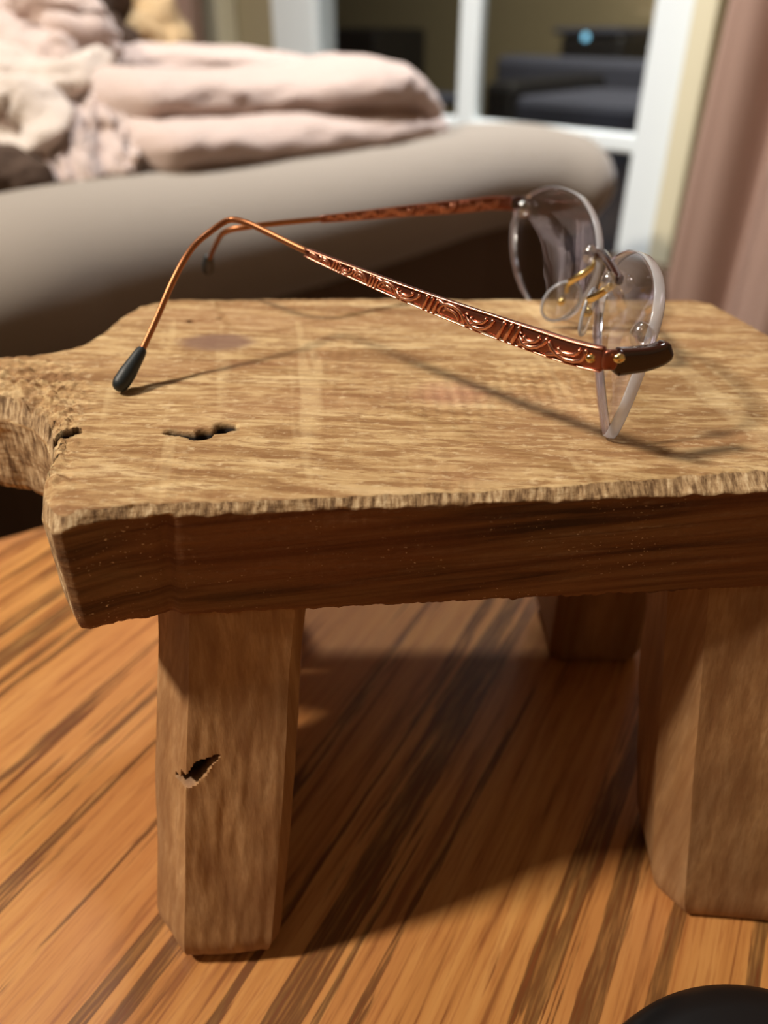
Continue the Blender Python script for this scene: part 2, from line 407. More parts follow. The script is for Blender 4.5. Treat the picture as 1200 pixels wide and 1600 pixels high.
def curtain(name, u0, u1, n0, z0, z1, label, folds, amp, seed, lean=0.0):
    nu, nz = 160, 40; V = []; F = []; rng = random.Random(seed); ph = [rng.uniform(0, 6) for _ in range(4)]
    for k in range(nz+1):
        z = z0+(z1-z0)*k/nz
        for i in range(nu+1):
            x = i/nu; g = math.sin(2*math.pi*folds*x+ph[0]+.6*math.sin(5*x+ph[1]))*amp + math.sin(2*math.pi*folds*2.3*x+ph[2]+z*1.5)*amp*.3
            V.append(R(u0+(u1-u0)*x, n0+g+.02*math.sin(z*3+x*6), z))
    for k in range(nz):
        for i in range(nu): a = k*(nu+1)+i; F.append((a, a+1, a+nu+2, a+nu+1))
    r = empty(name, R((u0+u1)/2, n0, z0), label, 'curtain')
    o = mesh_from('curtain_cloth', V, F, M['curtain'], r)
    m = o.modifiers.new('thick', 'SOLIDIFY'); m.thickness = .004
    V, F = sweep([R(u0-.06*(1 if u1 > u0 else -1), n0, z1+.03), R(u1+.03*(1 if u1 > u0 else -1), n0, z1+.03)], [(.012, .012)]*2)
    mesh_from('curtain_rod', V, F, M['tvblack'], r)
curtain('window_curtain', u_of(1158, 0, .12)[0], -1.35, .12, .04, 2.2, 'mauve brown curtain hanging right of the white glazed door', 11, .030, 3)
curtain('window_curtain', u_of(326, 0, .12)[0], 2.3, .12, .04, 2.2, 'mauve brown curtain hanging left of the white glazed door, behind the blanket', 12, .030, 8)

# ------------------------------------------------------------------ round table
TC = Vector((0.15, -0.22, 0)); TR = 0.566
tb = empty('round_table', (TC.x, TC.y, 0), 'round honey stained oak table carrying the small wooden stool', 'table')
def lathe(prof, c, n=160, a0=0, a1=2*math.pi):
    V = []; F = []
    for (r, z) in prof:
        for i in range(n): a = 2*math.pi*i/n; V.append(Vector((c[0]+r*math.cos(a), c[1]+r*math.sin(a), z)))
    for j in range(len(prof)-1):
        for i in range(n):
            i2 = (i+1) % n; F.append((j*n+i, j*n+i2, (j+1)*n+i2, (j+1)*n+i))
    F.append(tuple(range(n))); F.append(tuple((len(prof)-1)*n+i for i in range(n))[::-1])
    return V, F
pr = [(TR-.03, ZTAB-.035), (TR-.006, ZTAB-.033), (TR, ZTAB-.022), (TR-.002, ZTAB-.008), (TR-.01, ZTAB-.0015), (TR-.018, ZTAB)]
mesh_from('tabletop', *lathe(pr, TC), M['table'], tb, smooth=False)
pp = [(.05, .0), (.06, .14), (.07, .2), (.045, .3), (.06, .45), (.085, .56), (.06, .66), (.12, ZTAB-.036)]
mesh_from('pedestal', *lathe(pp, TC, 32), M['table'], tb)
for k in range(4):
    a = math.pi/4+k*math.pi/2; d = Vector((math.cos(a), math.sin(a), 0))
    V, F = sweep([TC+d*.02+Vector((0, 0, .2)), TC+d*.15+Vector((0, 0, .17)), TC+d*.3+Vector((0, 0, .08)), TC+d*.4+Vector((0, 0, .025))], [(.03, .045), (.03, .04), (.026, .03), (.024, .024)], nseg=10)
    mesh_from('leg', V, F, M['table'], tb)

# ------------------------------------------------------------------ the little wooden stool
st = empty('wooden_stool', (0.25*S, 2.4*S, ZTAB), 'small rustic wooden stool with a rough thick slab top and splayed legs', 'stool')
fp = [(-1.66, 2.46), (-1.62, 2.36), (-1.5, 2.30), (-1.2, 2.22), (-1.10, 2.15), (-1.02, 2.06), (-.955, 1.93), (-.905, 1.79), (-.872, 1.63), (-.80, 1.525), (-.775, 1.515), (-.68, 1.556), (-.60, 1.574), (-.57, 1.571), (-.316, 1.592), (.487, 1.653), (.985, 1.69), (1.46, 1.73), (1.53, 1.80)]
bp = [(-1.66, 2.50), (-1.6, 2.56), (-1.5, 2.575), (-1.355, 2.585), (-1.2, 2.63), (-1.09, 2.71), (-1.045, 2.85), (-1.03, 3.00), (-.99, 3.13), (-.92, 3.215), (-.82, 3.24), (-.3, 3.25), (.2, 3.255), (.8, 3.24), (1.28, 3.235), (1.35, 3.2), (1.385, 3.02), (1.43, 2.76), (1.48, 2.3), (1.53, 1.98)]
xs = np.linspace(-1.66, 1.53, 6000)
fi = lambda P, x: np.interp(x, [p[0] for p in P], [p[1] for p in P])
F0, B0 = fi(fp, xs), fi(bp, xs)
dl = np.sqrt(np.diff(xs)**2 + (.6*np.diff(F0))**2 + (.6*np.diff(B0))**2)
cum = np.concatenate([[0], np.cumsum(dl)]); NX = 620
X = np.interp(np.linspace(0, cum[-1], NX), cum, xs)
THK = .36
cracks = [[(272, 672), (300, 676), (312, 680), (322, 671), (345, 671), (352, 662), (357, 668)], [(85, 676), (100, 674), (112, 670)], [(44, 648), (60, 645), (70, 650)]]
crack3 = [[at_h(x, y, 0)[:2] for x, y in c] for c in cracks]
pits = [(at_h(345, 495, 0), .018), (at_h(298, 500, 0), .014), (at_h(352, 667, 0), .020), (at_h(310, 679, 0), .018), (at_h(62, 722, 0), .02), (at_h(82, 712, 0), .016), (at_h(30, 640, 0), .02)]
def seg_d(x, y, a, b):
    dx, dy = b[0]-a[0], b[1]-a[1]; t = ((x-a[0])*dx+(y-a[1])*dy)/(dx*dx+dy*dy); t = np.clip(t, 0, 1)
    return np.hypot((x-a[0]-t*dx)*.55, (y-a[1]-t*dy))
kn = at_h(338, 532, 0); pk = at_h(705, 612, 0)
V = []; zone = []; knot = []; pink = []; crk = []
NY = 250; NFc = 8; NFf = 46; NBt = 16; NBk = 14
random.seed(5)
for i in range(NX):
    x = float(X[i]); f = float(fi(fp, x)); b = float(fi(bp, x))
    left = float(smoothstep(-.72, -.95, x)); wid = b-f
    inset = float(np.interp(x, [-1.6, -.9, -.7, -.3, .5, 1, 1.5], [.05, .045, .02, .016, .026, .055, .06]))
    ins = min(inset*(1+.35*mn.noise((x*30, 1.3, 0))), wid*.3); drop = .034*(1+.25*mn.noise((x*22, 5.1, 0)))
    ys = np.linspace(f+ins, b-min(.03, wid*.3), NY)
    # top
    yv = ys
    cm = np.zeros(NY)
    for c in crack3:
        for a_, b_ in zip(c[:-1], c[1:]): cm = np.maximum(cm, smoothstep(.019, .009, seg_d(x, yv, a_, b_)))
    for (p, r) in pits:
        cm = np.maximum(cm, smoothstep(r*.9, r*.45, np.hypot((x-p[0])*.8, yv-p[1])))
    km = smoothstep(1.1, .55, np.hypot((x-kn[0])/.16, (yv-kn[1])/.10))*.85
    pm = smoothstep(1.2, .2, np.hypot((x-pk[0])/.14, (yv-pk[1])/.12))*.45
    for j in range(NY):
        y = float(ys[j]); h = .0045*mn.noise((x*5, y*34, 0)) + .0025*mn.noise((x*16, y*95, 2)) + .012*mn.noise((x*1.3, y*1.6, 7)) - .006
        h += .002*math.sin(x*150+6*mn.noise((x*2, y*2, 1)))*max(0, mn.noise((x*3, y*2, 9)))
        de = y-f
        if left > 0:
            rr = .16; e = max(0, 1-de/rr)
            h -= left*(.055*e*e) ; h += left*((.026*mn.noise((x*16, y*20, 3))+.020*mn.noise((x*42, y*46, 3))+.008*mn.noise((x*110, y*120, 3)))*max(0, 1-de/.45))
        eb = max(0, 1-(b-y)/.10); h -= .022*eb*eb
        ef = max(0, 1-(y-f)/.07); h -= .008*ef*ef*(1-left)
        h -= .05*float(cm[j])
        V.append(W((x, y, h))); crk.append(float(cm[j])); knot.append(float(km[j])); pink.append(float(pm[j]))
        zone.append(float(.42*left*max(0, 1-de/.14)))
    htop_f = (V[-NY].z-ZT)/S; htop_b = (V[-1].z-ZT)/S
    # back edge, back face
    for k in range(1, NBk+1):
        t = k/NBk; yy = b - min(.03, wid*.3)*(1-min(1, t*4)); hh = htop_b*(1-t) + (-THK)*t
        V.append(W((x, yy + .006*mn.noise((x*12, hh*20, 4)), hh))); zone.append(min(1, .3+t*3)); crk.append(0); knot.append(0); pink.append(0)
    # underside, back to front
    for k in range(1, NBt):
        t = k/NBt; V.append(W((x, b*(1-t)+f*t, -THK))); zone.append(1); crk.append(0); knot.append(0); pink.append(0)
    # front face upward
    rag = .008*mn.noise((x*18, 0, 1)) + .006*mn.noise((x*60, 0, 1))
    for k in range(NFf):
        t = k/(NFf-1); hh = (-THK+rag)*(1-t) + (-drop)*t + (0)*t
        if left > 0: hh = (-THK+rag)*(1-t) + (-drop-.06*left)*t
        rough = .010*left*mn.noise((x*14, hh*14, 6)) + .0022*mn.noise((x*5, hh*70, 8)) + .0012*mn.noise((x*60, hh*60, 8))
        dent = .020*math.exp(-((x+.575-.03*t)/.022)**2)
        bo = .012*math.exp(-t*14)
        V.append(W((x, f + rough + dent + bo, hh)))
        sl = float(smoothstep(-.795, -.83, x))
        zone.append(max(0, 1 - .52*max(sl, left*.8) - .5*float(smoothstep(.985, 1.0, t)))); crk.append(0); knot.append(0); pink.append(0)
    for k in range(1, NFc):
        t = k/NFc; hh = (-drop-.06*left)*(1-t)+htop_f*t; yy = f+ins*t
        st_ = .010*mn.noise((x*75, 3, 0)) + .006*mn.noise((x*25, hh*40, 0))
        V.append(W((x, yy+st_*math.sin(math.pi*t), hh+st_*.5*math.sin(math.pi*t)))); zone.append(.46); crk.append(0); knot.append(0); pink.append(0)
L = len(V)//NX; FF = []
for i in range(NX-1):
    for j in range(L):
        j2 = (j+1) % L; FF.append((i*L+j, i*L+j2, (i+1)*L+j2, (i+1)*L+j))
FF.append(tuple(range(L))); FF.append(tuple((NX-1)*L+j for j in range(L))[::-1])
bd = mesh_from('seat', V, FF, M['board'], st, attr=dict(zone=zone, knot=knot, pink=pink, crack=crk))

def stool_leg(top, foot, hw, hd, cf, yaw, hole=None, label=None, seed=0):
    """top/foot centres in layout units; half width, half depth, corner cuts"""
    NR = 260; K = 8; V = []; F = []; cr = []
    ct = Vector(top); cb = Vector(foot); ax = (cb-ct)
    prof = [(-hw, -hd+cf[1]), (-hw+cf[0], -hd), (hw-cf[2], -hd), (hw, -hd+cf[3]), (hw, hd-.05), (hw-.05, hd), (-hw+.05, hd), (-hw, hd-.05)]
    ring = []
    for a, b in zip(prof, prof[1:]+prof[:1]):
        sub = max(4, int(math.hypot(a[0]-b[0], a[1]-b[1])/(.006 if a[1] == -hd and b[1] == -hd else .03)))
        for k in range(sub): t = k/sub; ring.append((a[0]*(1-t)+b[0]*t, a[1]*(1-t)+b[1]*t))
    # soften the corners a little
    for _ in range(0): ring = [((ring[i-1][0]+2*ring[i][0]+ring[(i+1) % len(ring)][0])/4, (ring[i-1][1]+2*ring[i][1]+ring[(i+1) % len(ring)][1])/4) for i in range(len(ring))]
    n = len(ring); cy, sy = math.cos(yaw), math.sin(yaw)
    for r in range(NR+1):
        t = r/NR; t = 1-(1-t)**1.25; c = ct + ax*t
        q = max(0, (t-.90)/.10); shr = 1-.20*(1-math.sqrt(max(0, 1-q*q)))*1.0
        shr *= 1 - .03*mn.noise((t*3, seed, 0))
        for (a, b) in ring:
            nz = 1+.02*mn.noise((a*6+seed, b*6, t*5))+.006*mn.noise((a*40+seed, b*40, t*9))
            x, y = a*shr*nz, b*shr*nz; dm = 0
            if hole and b < -hd*.9:
                d = max(abs(a-hole[0]+(t-hole[1])*.9+.006*mn.noise((t*90, 0, 0)))/.021, abs(t-hole[1]-(a-hole[0])*-.25)/.024); dm = max(0, min(1, (1.25-d)*3)); y += .06*dm
            V.append(W((c.x+x*cy-y*sy, c.y+x*sy+y*cy, c.z))); cr.append(dm)
    for r in range(NR):
        for k in range(n): k2 = (k+1) % n; F.append((r*n+k, r*n+k2, (r+1)*n+k2, (r+1)*n+k))
    F.append(tuple(range(n))); F.append(tuple(NR*n+k for k in range(n))[::-1])
    o = mesh_from('leg', V, F, M['leg'], st, attr=dict(crack=cr))
    o.data.set_sharp_from_angle(angle=math.radians(24))
    return o
stool_leg((-.450, 2.06, -THK+.01), (-.585, 1.75, -1.65), .215, .45, (.115, .14, .03, .05), math.radians(3), hole=(-.070, .405), seed=1)
stool_leg((1.165, 1.96, -THK+.01), (1.265, 1.67, -1.65), .30, .23, (.09, .10, .08, .08), math.radians(-5), seed=4)
stool_leg((1.00, 2.90, -THK+.01), (1.03, 2.96, -1.65), .23, .25, (.05, .04, .06, .06), math.radians(0), seed=7)
stool_leg((-.60, 2.92, -THK+.01), (-.72, 2.98, -1.65), .22, .29, (.06, .06, .06, .06), math.radians(-3), seed=9)

# ------------------------------------------------------------------ rimless glasses
gl = empty('eyeglasses', W((.6, 2.6, 0)), 'rimless eyeglasses with embossed copper temples standing on the stool', 'glasses')
Hn = (.546, 1.80, .284); Bn = (-.52, 2.718, .41); Tn = (-.829, 2.245, .03)
def vplane(A, B):
    d = Vector((B[0]-A[0], B[1]-A[1], 0)).normalized(); return (A, (-d.y, d.x, 0))
P1 = vplane(Hn, Bn)
near_px = [(942, 561), (900, 551), (850, 535), (750, 500), (650, 463), (560, 427), (480, 393), (420, 364), (385, 348)]
near_straight = [at_plane(x, y, *P1) for x, y in near_px]
P2 = vplane(Bn, Tn)
near_drop = [at_plane(x, y, *P2) for x, y in [(358, 344), (330, 361), (300, 388), (272, 436), (244, 500), (221, 550)]]
end_px = [(221, 548), (200, 582), (187, 602)]
path = catmull(near_straight + near_drop, 10)
path = [W(p) for p in path]
nn = len(path)
is_ = 6*10        # index where the pattern ends (480,393)
sz = []
for i in range(nn):
    if i < is_: k = i/is_; hh = .0125+.0205*min(1, (1-k)*1.5)**.9; ww = .013*(1-k)+.010*k
    else: hh = .0105; ww = .0095
    sz.append((ww*S, hh*S))
root_straight = path[:is_+8]
mesh_from('temple', *sweep(path[:is_+1], sz[:is_+1], power=3.2), M['patina'], gl)
near_temple = bpy.data.objects[[o.name for o in gl.children][-1]]
mesh_from('temple_wire', *sweep(path[is_-3:], sz[is_-3:]), M['wire'], near_temple)
tipc = [W(at_plane(x, y, *P2)) for x, y in end_px]
tp = catmull([tuple(p) for p in tipc], 6)
mesh_from('temple_tip', *sweep(tp, [((.017+.010*min(1, k/6)-.003*max(0, (k-10)/3))*S,)*2 for k in range(len(tp))]), M['black'], near_temple)

def relief(path, halfh, thick, sidesign, mat, parent, unit=.155, zs=1.0):
    """raised scrollwork: copper border rails, arches and slanted bars"""
    P = [Vector(p) for p in path]; cum = [0]
    for a, b in zip(P[:-1], P[1:]): cum.append(cum[-1]+(b-a).length)
    tot = cum[-1]
    def fr(s):
        s = min(max(s, 0), tot); i = max(0, min(len(P)-2, int(np.searchsorted(cum, s))-1)); f = (s-cum[i])/(cum[i+1]-cum[i])
        t = (P[i+1]-P[i]).normalized(); c = P[i].lerp(P[i+1], f); sd = t.cross(Vector((0, 0, 1))).normalized(); up = sd.cross(t)
        k = s/tot; hh = halfh[1]+(halfh[0]-halfh[1])*min(1, (1-k)*1.5)**.9; return c, sd*sidesign, up, hh
    def at(s, v): c, sd, up, hh = fr(s); return c + sd*thick + up*(v*hh*.80)
    parts = []
    def stroke(pts, r): 
        q = [at(a, b) for a, b in pts]; parts.append(sweep(q, [(r, r*.8)]*len(q), nseg=6))
    k = 0; s = .04*S; rng = random.Random(2)
    while s < tot - .03*S:
        kk = s/tot; hh = halfh[1]+(halfh[0]-halfh[1])*min(1, (1-kk)*1.5)**.9; r = hh*.27; u = max(.045*S, hh*2.7)*rng.uniform(.85, 1.2)
        if k % 3 < 2:
            fl = 1 if rng.random() < .6 else -1; sk = rng.uniform(-.12, .22)
            parc = [(s+u*(.5-.5*math.cos(math.pi*q/7)+sk*math.sin(math.pi*q/7)), fl*(-.85+1.6*math.sin(math.pi*(q/7)*.86+.15))) for q in range(8)]
            stroke(parc, r)
            parc = [(s+u*(.5-.28*math.cos(math.pi*q/6)+sk*.5), fl*(-.70+.90*math.sin(math.pi*(q/6)*.7+.2))) for q in range(7)]
            stroke(parc, r*.9)
            stroke([(s+u*.55, fl*.2), (s+u*.75, fl*.5), (s+u*1.02, fl*.85)], r*.9)
            s += u*1.08
        else:
            for q in range(3):
                a = s+q*u*.24; stroke([(a+u*.16, -.85), (a+u*.07, 0), (a, .85)], r)
            s += u*.85
        k += 1
    for v in (-1.12, 1.12):
        q = [at(tot*i/60, v) for i in range(61)]; parts.append(sweep(q, [(halfh[0]*.10, halfh[0]*.08)]*61, nseg=6))
    V, F = join(parts); o = mesh_from('scroll_relief', V, F, mat, parent); return o
relief(path[:is_+1], (.0330*S, .0125*S), .0115*S, -1, M['copper'], near_temple)
# which side faces the camera is checked here: keep the relief on the outer side too
# far temple
Hf = (.575, 3.58, .29); Bf = (-.56, 2.86, .35)
P3 = vplane(Hf, Bf)
far_px = [(806, 318), (770, 317), (740, 320), (690, 324), (620, 330), (500, 342), (440, 348), (390, 354)]
fs = [at_plane(x, y, *P3) for x, y in far_px]
fd = []
for (x, y, Y) in [(352, 362, 2.93), (338, 380, 3.05), (328, 402, 3.25), (325, 408, 3.30)]:
    d = ray(x, y); s = Y/d[1]; fd.append((d[0]*s, Y, 1+d[2]*s))
fpath = [W(p) for p in catmull(fs+fd, 10)]
i2 = 50; szf = [((.011*S), (.0125+.0165*min(1, (1-i/i2)*1.5)**.9)*S) if i < i2 else (.0095*S, .0105*S) for i in range(len(fpath))]
mesh_from('temple', *sweep(fpath[:i2+1], szf[:i2+1], power=3.2), M['patina'], gl)
far_temple = [o for o in gl.children if o.name.startswith('temple')][-1]
relief(fpath[6:i2+1], (.027*S, .0125*S), .0105*S, -1, M['copper'], far_temple)
mesh_from('temple_wire', *sweep(fpath[i2-3:], szf[i2-3:]), M['wire'], far_temple)
ft = []
for (x, y, Y) in [(326, 403, 3.27), (325, 413, 3.33), (325, 422, 3.37)]:
    d = ray(x, y); s = Y/d[1]; ft.append(W((d[0]*s, Y, 1+d[2]*s)))
mesh_from('temple_tip', *sweep(ft, [(.020*S, .020*S), (.026*S, .026*S), (.024*S, .024*S)]), M['black'], far_temple)

# lenses
def lens(px, P, n, thick, name='lens'):
    n = Vector(n).normalized()
    out = [Vector(at_plane(x, y, P, n)) for x, y in px]
    out = [Vector(p) for p in catmull([tuple(p) for p in out], 8, True)]
    c = sum(out, Vector((0, 0, 0)))/len(out); m = len(out)
    if n.x < 0: n = -n
    V = []; F = []; mi = []; rings = [0.12, .3, .5, .7, .85, .95, 1.0]
    def surf(off, s, curv):
        idx = []
        for r in rings:
            for p in out:
                d = (p-c)*(r*s); V.append(W(c + d + n*(off + curv*(1-r*r))))
    surf(0, 1.0, .020); base2 = len(V); surf(thick, 1.0, .036)
    nr = len(rings)
    for bs in (0, base2):
        F.append(tuple(bs+i for i in range(m))); mi.append(0)
        for j in range(nr-1):
            for i in range(m): i2_ = (i+1) % m; F.append((bs+j*m+i, bs+j*m+i2_, bs+(j+1)*m+i2_, bs+(j+1)*m+i)); mi.append(0)
    # rim with a small bevel on both sides
    rb = [((nr-1)*m, 0)]
    k0 = len(V)
    for off, s in ((thick*.12, 1.012), (thick*.5, 1.016), (thick*.88, 1.012)):
        for p in out: V.append(W(c + (p-c)*s + n*off))
    lines = [(nr-1)*m, k0, k0+m, k0+2*m, base2+(nr-1)*m]
    for a, b in zip(lines[:-1], lines[1:]):
        for i in range(m): i2_ = (i+1) % m; F.append((a+i, a+i2_, b+i2_, b+i)); mi.append(1)
    o = mesh_from(name, V, F, [M['lens'], M['rim']], gl, matidx=mi)
    return o, n
near_out = [(985, 391), (1006, 402), (1020, 432), (1020, 478), (1006, 532), (987, 585), (964, 642), (944, 679), (937, 660), (931, 610), (927, 560), (926, 515), (930, 475), (938, 440), (951, 411), (967, 396)]
far_out = [(812, 316), (838, 297), (868, 292), (902, 306), (924, 340), (932, 385), (927, 425), (912, 460), (888, 488), (864, 499), (842, 490), (818, 462), (803, 425), (797, 385), (800, 345)]
NPl = ((.63, 2.15, 0), (1, -.08, -.25)); FPl = ((.62, 3.2, 0), (1, .2, -.25))
ln, nn1 = lens(near_out, *NPl, .033); lf, nn2 = lens(far_out, *FPl, .030)
def onN(x, y): return Vector(at_plane(x, y, *NPl))
def onF(x, y): return Vector(at_plane(x, y, *FPl))
def plug(p, r, n): 
    V, F = ball(W(p), r*S, 16, 10, (1.0, 1.0, 1.25)); return V, F
# clear bushings holding lens to metal
for p, r, lb in ((onN(1008, 525), .030, 0), (onN(957, 440), .026, 0), (onF(822, 326), .032, 0), (onF(926, 397), .026, 0)):
    V, F = plug(p-Vector((.012, 0, 0)), r, None); mesh_from('bushing', V, F, M['plug'], gl)
# end pieces
a0 = Vector(Hn); mnt = onN(1010, 528) + Vector((.05, -.02, 0))
ep = [at_plane(x, y, (.6, 1.82, .28), (-.30, 1, 0)) for x, y in [(965, 565), (985, 563), (1008, 560), (1028, 554), (1040, 547)]]
ep = catmull(ep, 6)
es = [(.020*S, (.034-.007*(i/len(ep)))*S) for i in range(len(ep))]
mesh_from('end_piece', *sweep([W(p) for p in ep], es, power=6), M['tort'], gl)
e_near = [o for o in gl.children if o.name.startswith('end_piece')][-1]
ep2 = [at_plane(x, y, (.60, 3.58, .29), (-.2, 1, 0)) for x, y in [(800, 317), (812, 316), (824, 319)]]
ep2 = catmull(ep2, 6)
mesh_from('end_piece', *sweep([W(p) for p in ep2], [(.02*S, .026*S)]*len(ep2), power=3.2), M['tort'], gl)
# hinge blocks and gold screws
hc = W(at_plane(953, 562, (.565, 1.79, .28), (-.4, 1, 0)))
Vh, Fh = sweep([hc-Vector((.012*S, 0, 0)), hc+Vector((.012*S, 0, 0))], [(.010*S, .026*S)]*2, power=4)
mesh_from('hinge', Vh, Fh, M['patina'], gl)
for (x, y, pl, r) in ((925, 557, P1, .0125), (968, 557, ((.57, 1.775, .28), (-.3, 1, 0)), .012)):
    c = W(at_plane(x, y, *pl)); dcam = (CAM-c); dcam.z = 0; dcam.normalize()
    V, F = ball(c + dcam*.013*S*1.0, r*S, 14, 8, (1.25, .7, 1)); mesh_from('screw', V, F, M['gold'], gl)
# bridge
br = [Vector(onF(926, 397)) + Vector((.02, 0, 0)), Vector(at_plane(934, 396, (.79, 2.78, .28), (0, 1, 0))), Vector(at_plane(943, 399, (.80, 2.70, .3), (0, 1, 0))), Vector(at_plane(953, 412, (.77, 2.58, .3), (0, 1, 0))), Vector(onN(958, 438)) + Vector((.02, 0, 0))]
bq = [W(p) for p in catmull([tuple(p) for p in br], 8)]
mesh_from('bridge', *sweep(bq, [(.013*S, .017*S)]*len(bq), power=3), M['tort'], gl)
# nose pads and gold arms
def pxY(x, y, Y):
    d = ray(x, y); s = Y/d[1]; return (d[0]*s, Y, 1+d[2]*s)
arm1 = [W(p) for p in catmull([pxY(930, 404, 2.83), pxY(926, 416, 2.80), pxY(912, 428, 2.79), pxY(898, 436, 2.80), pxY(887, 444, 2.82), pxY(886, 456, 2.83)], 6)]
mesh_from('nose_pad_arm', *sweep(arm1, [(.0065*S, .0125*S)]*len(arm1)), M['gold'], gl)
a1 = [o for o in gl.children if o.name.startswith('nose_pad_arm')][-1]
arm2 = [W(p) for p in catmull([pxY(955, 446, 2.46), pxY(944, 455, 2.45), pxY(930, 464, 2.46), pxY(919, 469, 2.48), pxY(912, 478, 2.50), pxY(914, 486, 2.50)], 6)]
mesh_from('nose_pad_arm', *sweep(arm2, [(.0065*S, .0125*S)]*len(arm2)), M['gold'], gl)
a2 = [o for o in gl.children if o.name.startswith('nose_pad_arm')][-1]
def pad(c, rx, ry, tilt, yaw, parent):
    ex = Vector((math.cos(yaw), math.sin(yaw), 0)); ey = Vector((0, 0, 1)); ez = ex.cross(ey)
    u = ex*math.cos(tilt)+ey*math.sin(tilt); v = ey*math.cos(tilt)-ex*math.sin(tilt)
    V, F = ball(c, S, 24, 14, (rx, ry, .013), (u, v, ez)); n0_ = len(F)
    loop = [c + u*(rx*S*math.cos(a))*.98 + v*(ry*S*math.sin(a))*.98 for a in [2*math.pi*k/36 for k in range(37)]]
    V, F = join([(V, F), sweep(loop, [(.0055*S, .0055*S)]*37, up=tuple(ez), nseg=8, round_ends=False)])
    mesh_from('nose_pad', V, F, [M['pad'], M['rim']], parent, matidx=[0]*n0_+[1]*(len(F)-n0_))
    V, F = ball(c + ez*.0*S, S, 10, 6, (.016, .018, .017), (u, v, ez)); mesh_from('pad_stud', V, F, M['gold'], parent)
pad(W(pxY(877, 471, 2.82)), .060, .085, math.radians(-38), math.radians(-12), a1)
pad(W(pxY(918, 488, 2.50)), .045, .078, math.radians(-25), math.radians(55), a2)

# ------------------------------------------------------------------ black round object at the near edge
pc = Vector((.99*S, .575*S, ZTAB)); pr = .56*S
hz = .33*S
prof = [(pr*.9, 0), (pr, .03*S), (pr, hz*.72), (pr*.975, hz*.88), (pr*.92, hz*.97), (pr*.84, hz), (pr*.5, hz*1.04), (.001, hz*1.05)]
V, F = lathe([(r, ZTAB+z) for r, z in prof], pc, 96)
lo = empty('round_container', pc, 'round black plastic container standing on the table at the bottom right corner', 'container')
mesh_from('shell', V, F, M['puck'], lo)

# ------------------------------------------------------------------ armchair: rolled arm, body, seat
def tube_profile(path, rads, nseg=48, squash=1.0):
    V = []; F = []
    P = [Vector(p) for p in path]; n = len(P)
    for i, p in enumerate(P):
        t = (P[min(i+1, n-1)]-P[max(i-1, 0)]).normalized(); s = t.cross(Vector((0, 0, 1))).normalized(); u = s.cross(t)
        for k in range(nseg):
            a = 2*math.pi*k/nseg; V.append(p + s*(math.cos(a)*rads[i][0]) + u*(math.sin(a)*rads[i][1]))
    for i in range(n-1):
        for k in range(nseg): k2 = (k+1) % nseg; F.append((i*nseg+k, i*nseg+k2, (i+1)*nseg+k2, (i+1)*nseg+k))
    F.append(tuple(range(nseg))[::-1]); F.append(tuple((n-1)*nseg+k for k in range(nseg)))
    return V, F
ac = empty('padded_sofa', (-.05, .86, 0), 'taupe padded sofa with a rounded arm behind the stool', 'sofa')
tops = [(-420, 430, .42), (-150, 345, .47), (0, 310, .52), (200, 283, .60), (400, 255, .69), (560, 228, .78), (700, 203, .88), (800, 200, .94), (870, 214, .965)]
pth = []; rd = []
for (x, y, Y) in tops:
    r = .088; q = m_at(x, y, Y)
    pth.append(q + Vector((.018, .024, -.056)))
pp_ = catmull([tuple(p) for p in pth], 8); rr_ = [(.066, .058)]*len(pp_)
# rounded right end
e = Vector(pp_[-1]); d = (Vector(pp_[-1])-Vector(pp_[-3])).normalized(); d.z = min(d.z, 0)
for k in range(1, 10):
    a = k/9*math.pi/2; pp_.append(tuple(e+d*(.05*math.sin(a))-Vector((0, 0, .02*(1-math.cos(a)))))); rr_.append((max(.003, .066*math.cos(a)), max(.003, .058*math.cos(a))))
mesh_from('armrest', *tube_profile(pp_, rr_), M['taupe'], ac)
# body under the arm, seat cushion behind
bodyV = []; bodyF = []; nb = 0
lowpath = [Vector(p) for p in pp_[:len(pp_)-9:6]]
for p in lowpath:
    t = Vector((.75, .66, 0)).normalized(); s = Vector((t.y, -t.x, 0))
    for (a, z) in ((.042, p.z-.02), (.046, p.z-.10), (.05, .10), (-.05, .10), (-.046, p.z-.10), (-.042, p.z-.02)):
        bodyV.append(Vector((p.x, p.y, 0)) + s*a + Vector((0, 0, z)))
    nb += 1
for i in range(nb-1):
    for k in range(6): k2 = (k+1) % 6; bodyF.append((i*6+k, i*6+k2, (i+1)*6+k2, (i+1)*6+k))
bodyF.append(tuple(range(6))[::-1]); bodyF.append(tuple((nb-1)*6+k for k in range(6)))
o = mesh_from('side_panel', bodyV, bodyF, M['brown'], ac, smooth=False); bevel(o, .02, 3)
sx = Vector((.75, .66, 0)).normalized(); sy = Vector((-sx.y, sx.x, 0))
c0 = Vector(pp_[len(pp_)//2])
V, F = boxm(Vector((-.10, 1.03, .38)), .70, .40, .46, (sx, sy, Vector((0, 0, 1))))
o = mesh_from('seat_cushion', V, F, M['brown'], ac, smooth=False); bevel(o, .05, 4)
V, F = boxm(Vector((.300, .995, .33)), .13, .12, .65, (sx, sy, Vector((0, 0, 1))))
o = mesh_from('arm_base', V, F, M['brown'], ac, smooth=False); bevel(o, .03, 4)
V, F = boxm(Vector((-.10, 1.03, .10)), .68, .38, .12, (sx, sy, Vector((0, 0, 1))))
o = mesh_from('base', V, F, M['brown'], ac, smooth=False); bevel(o, .01)

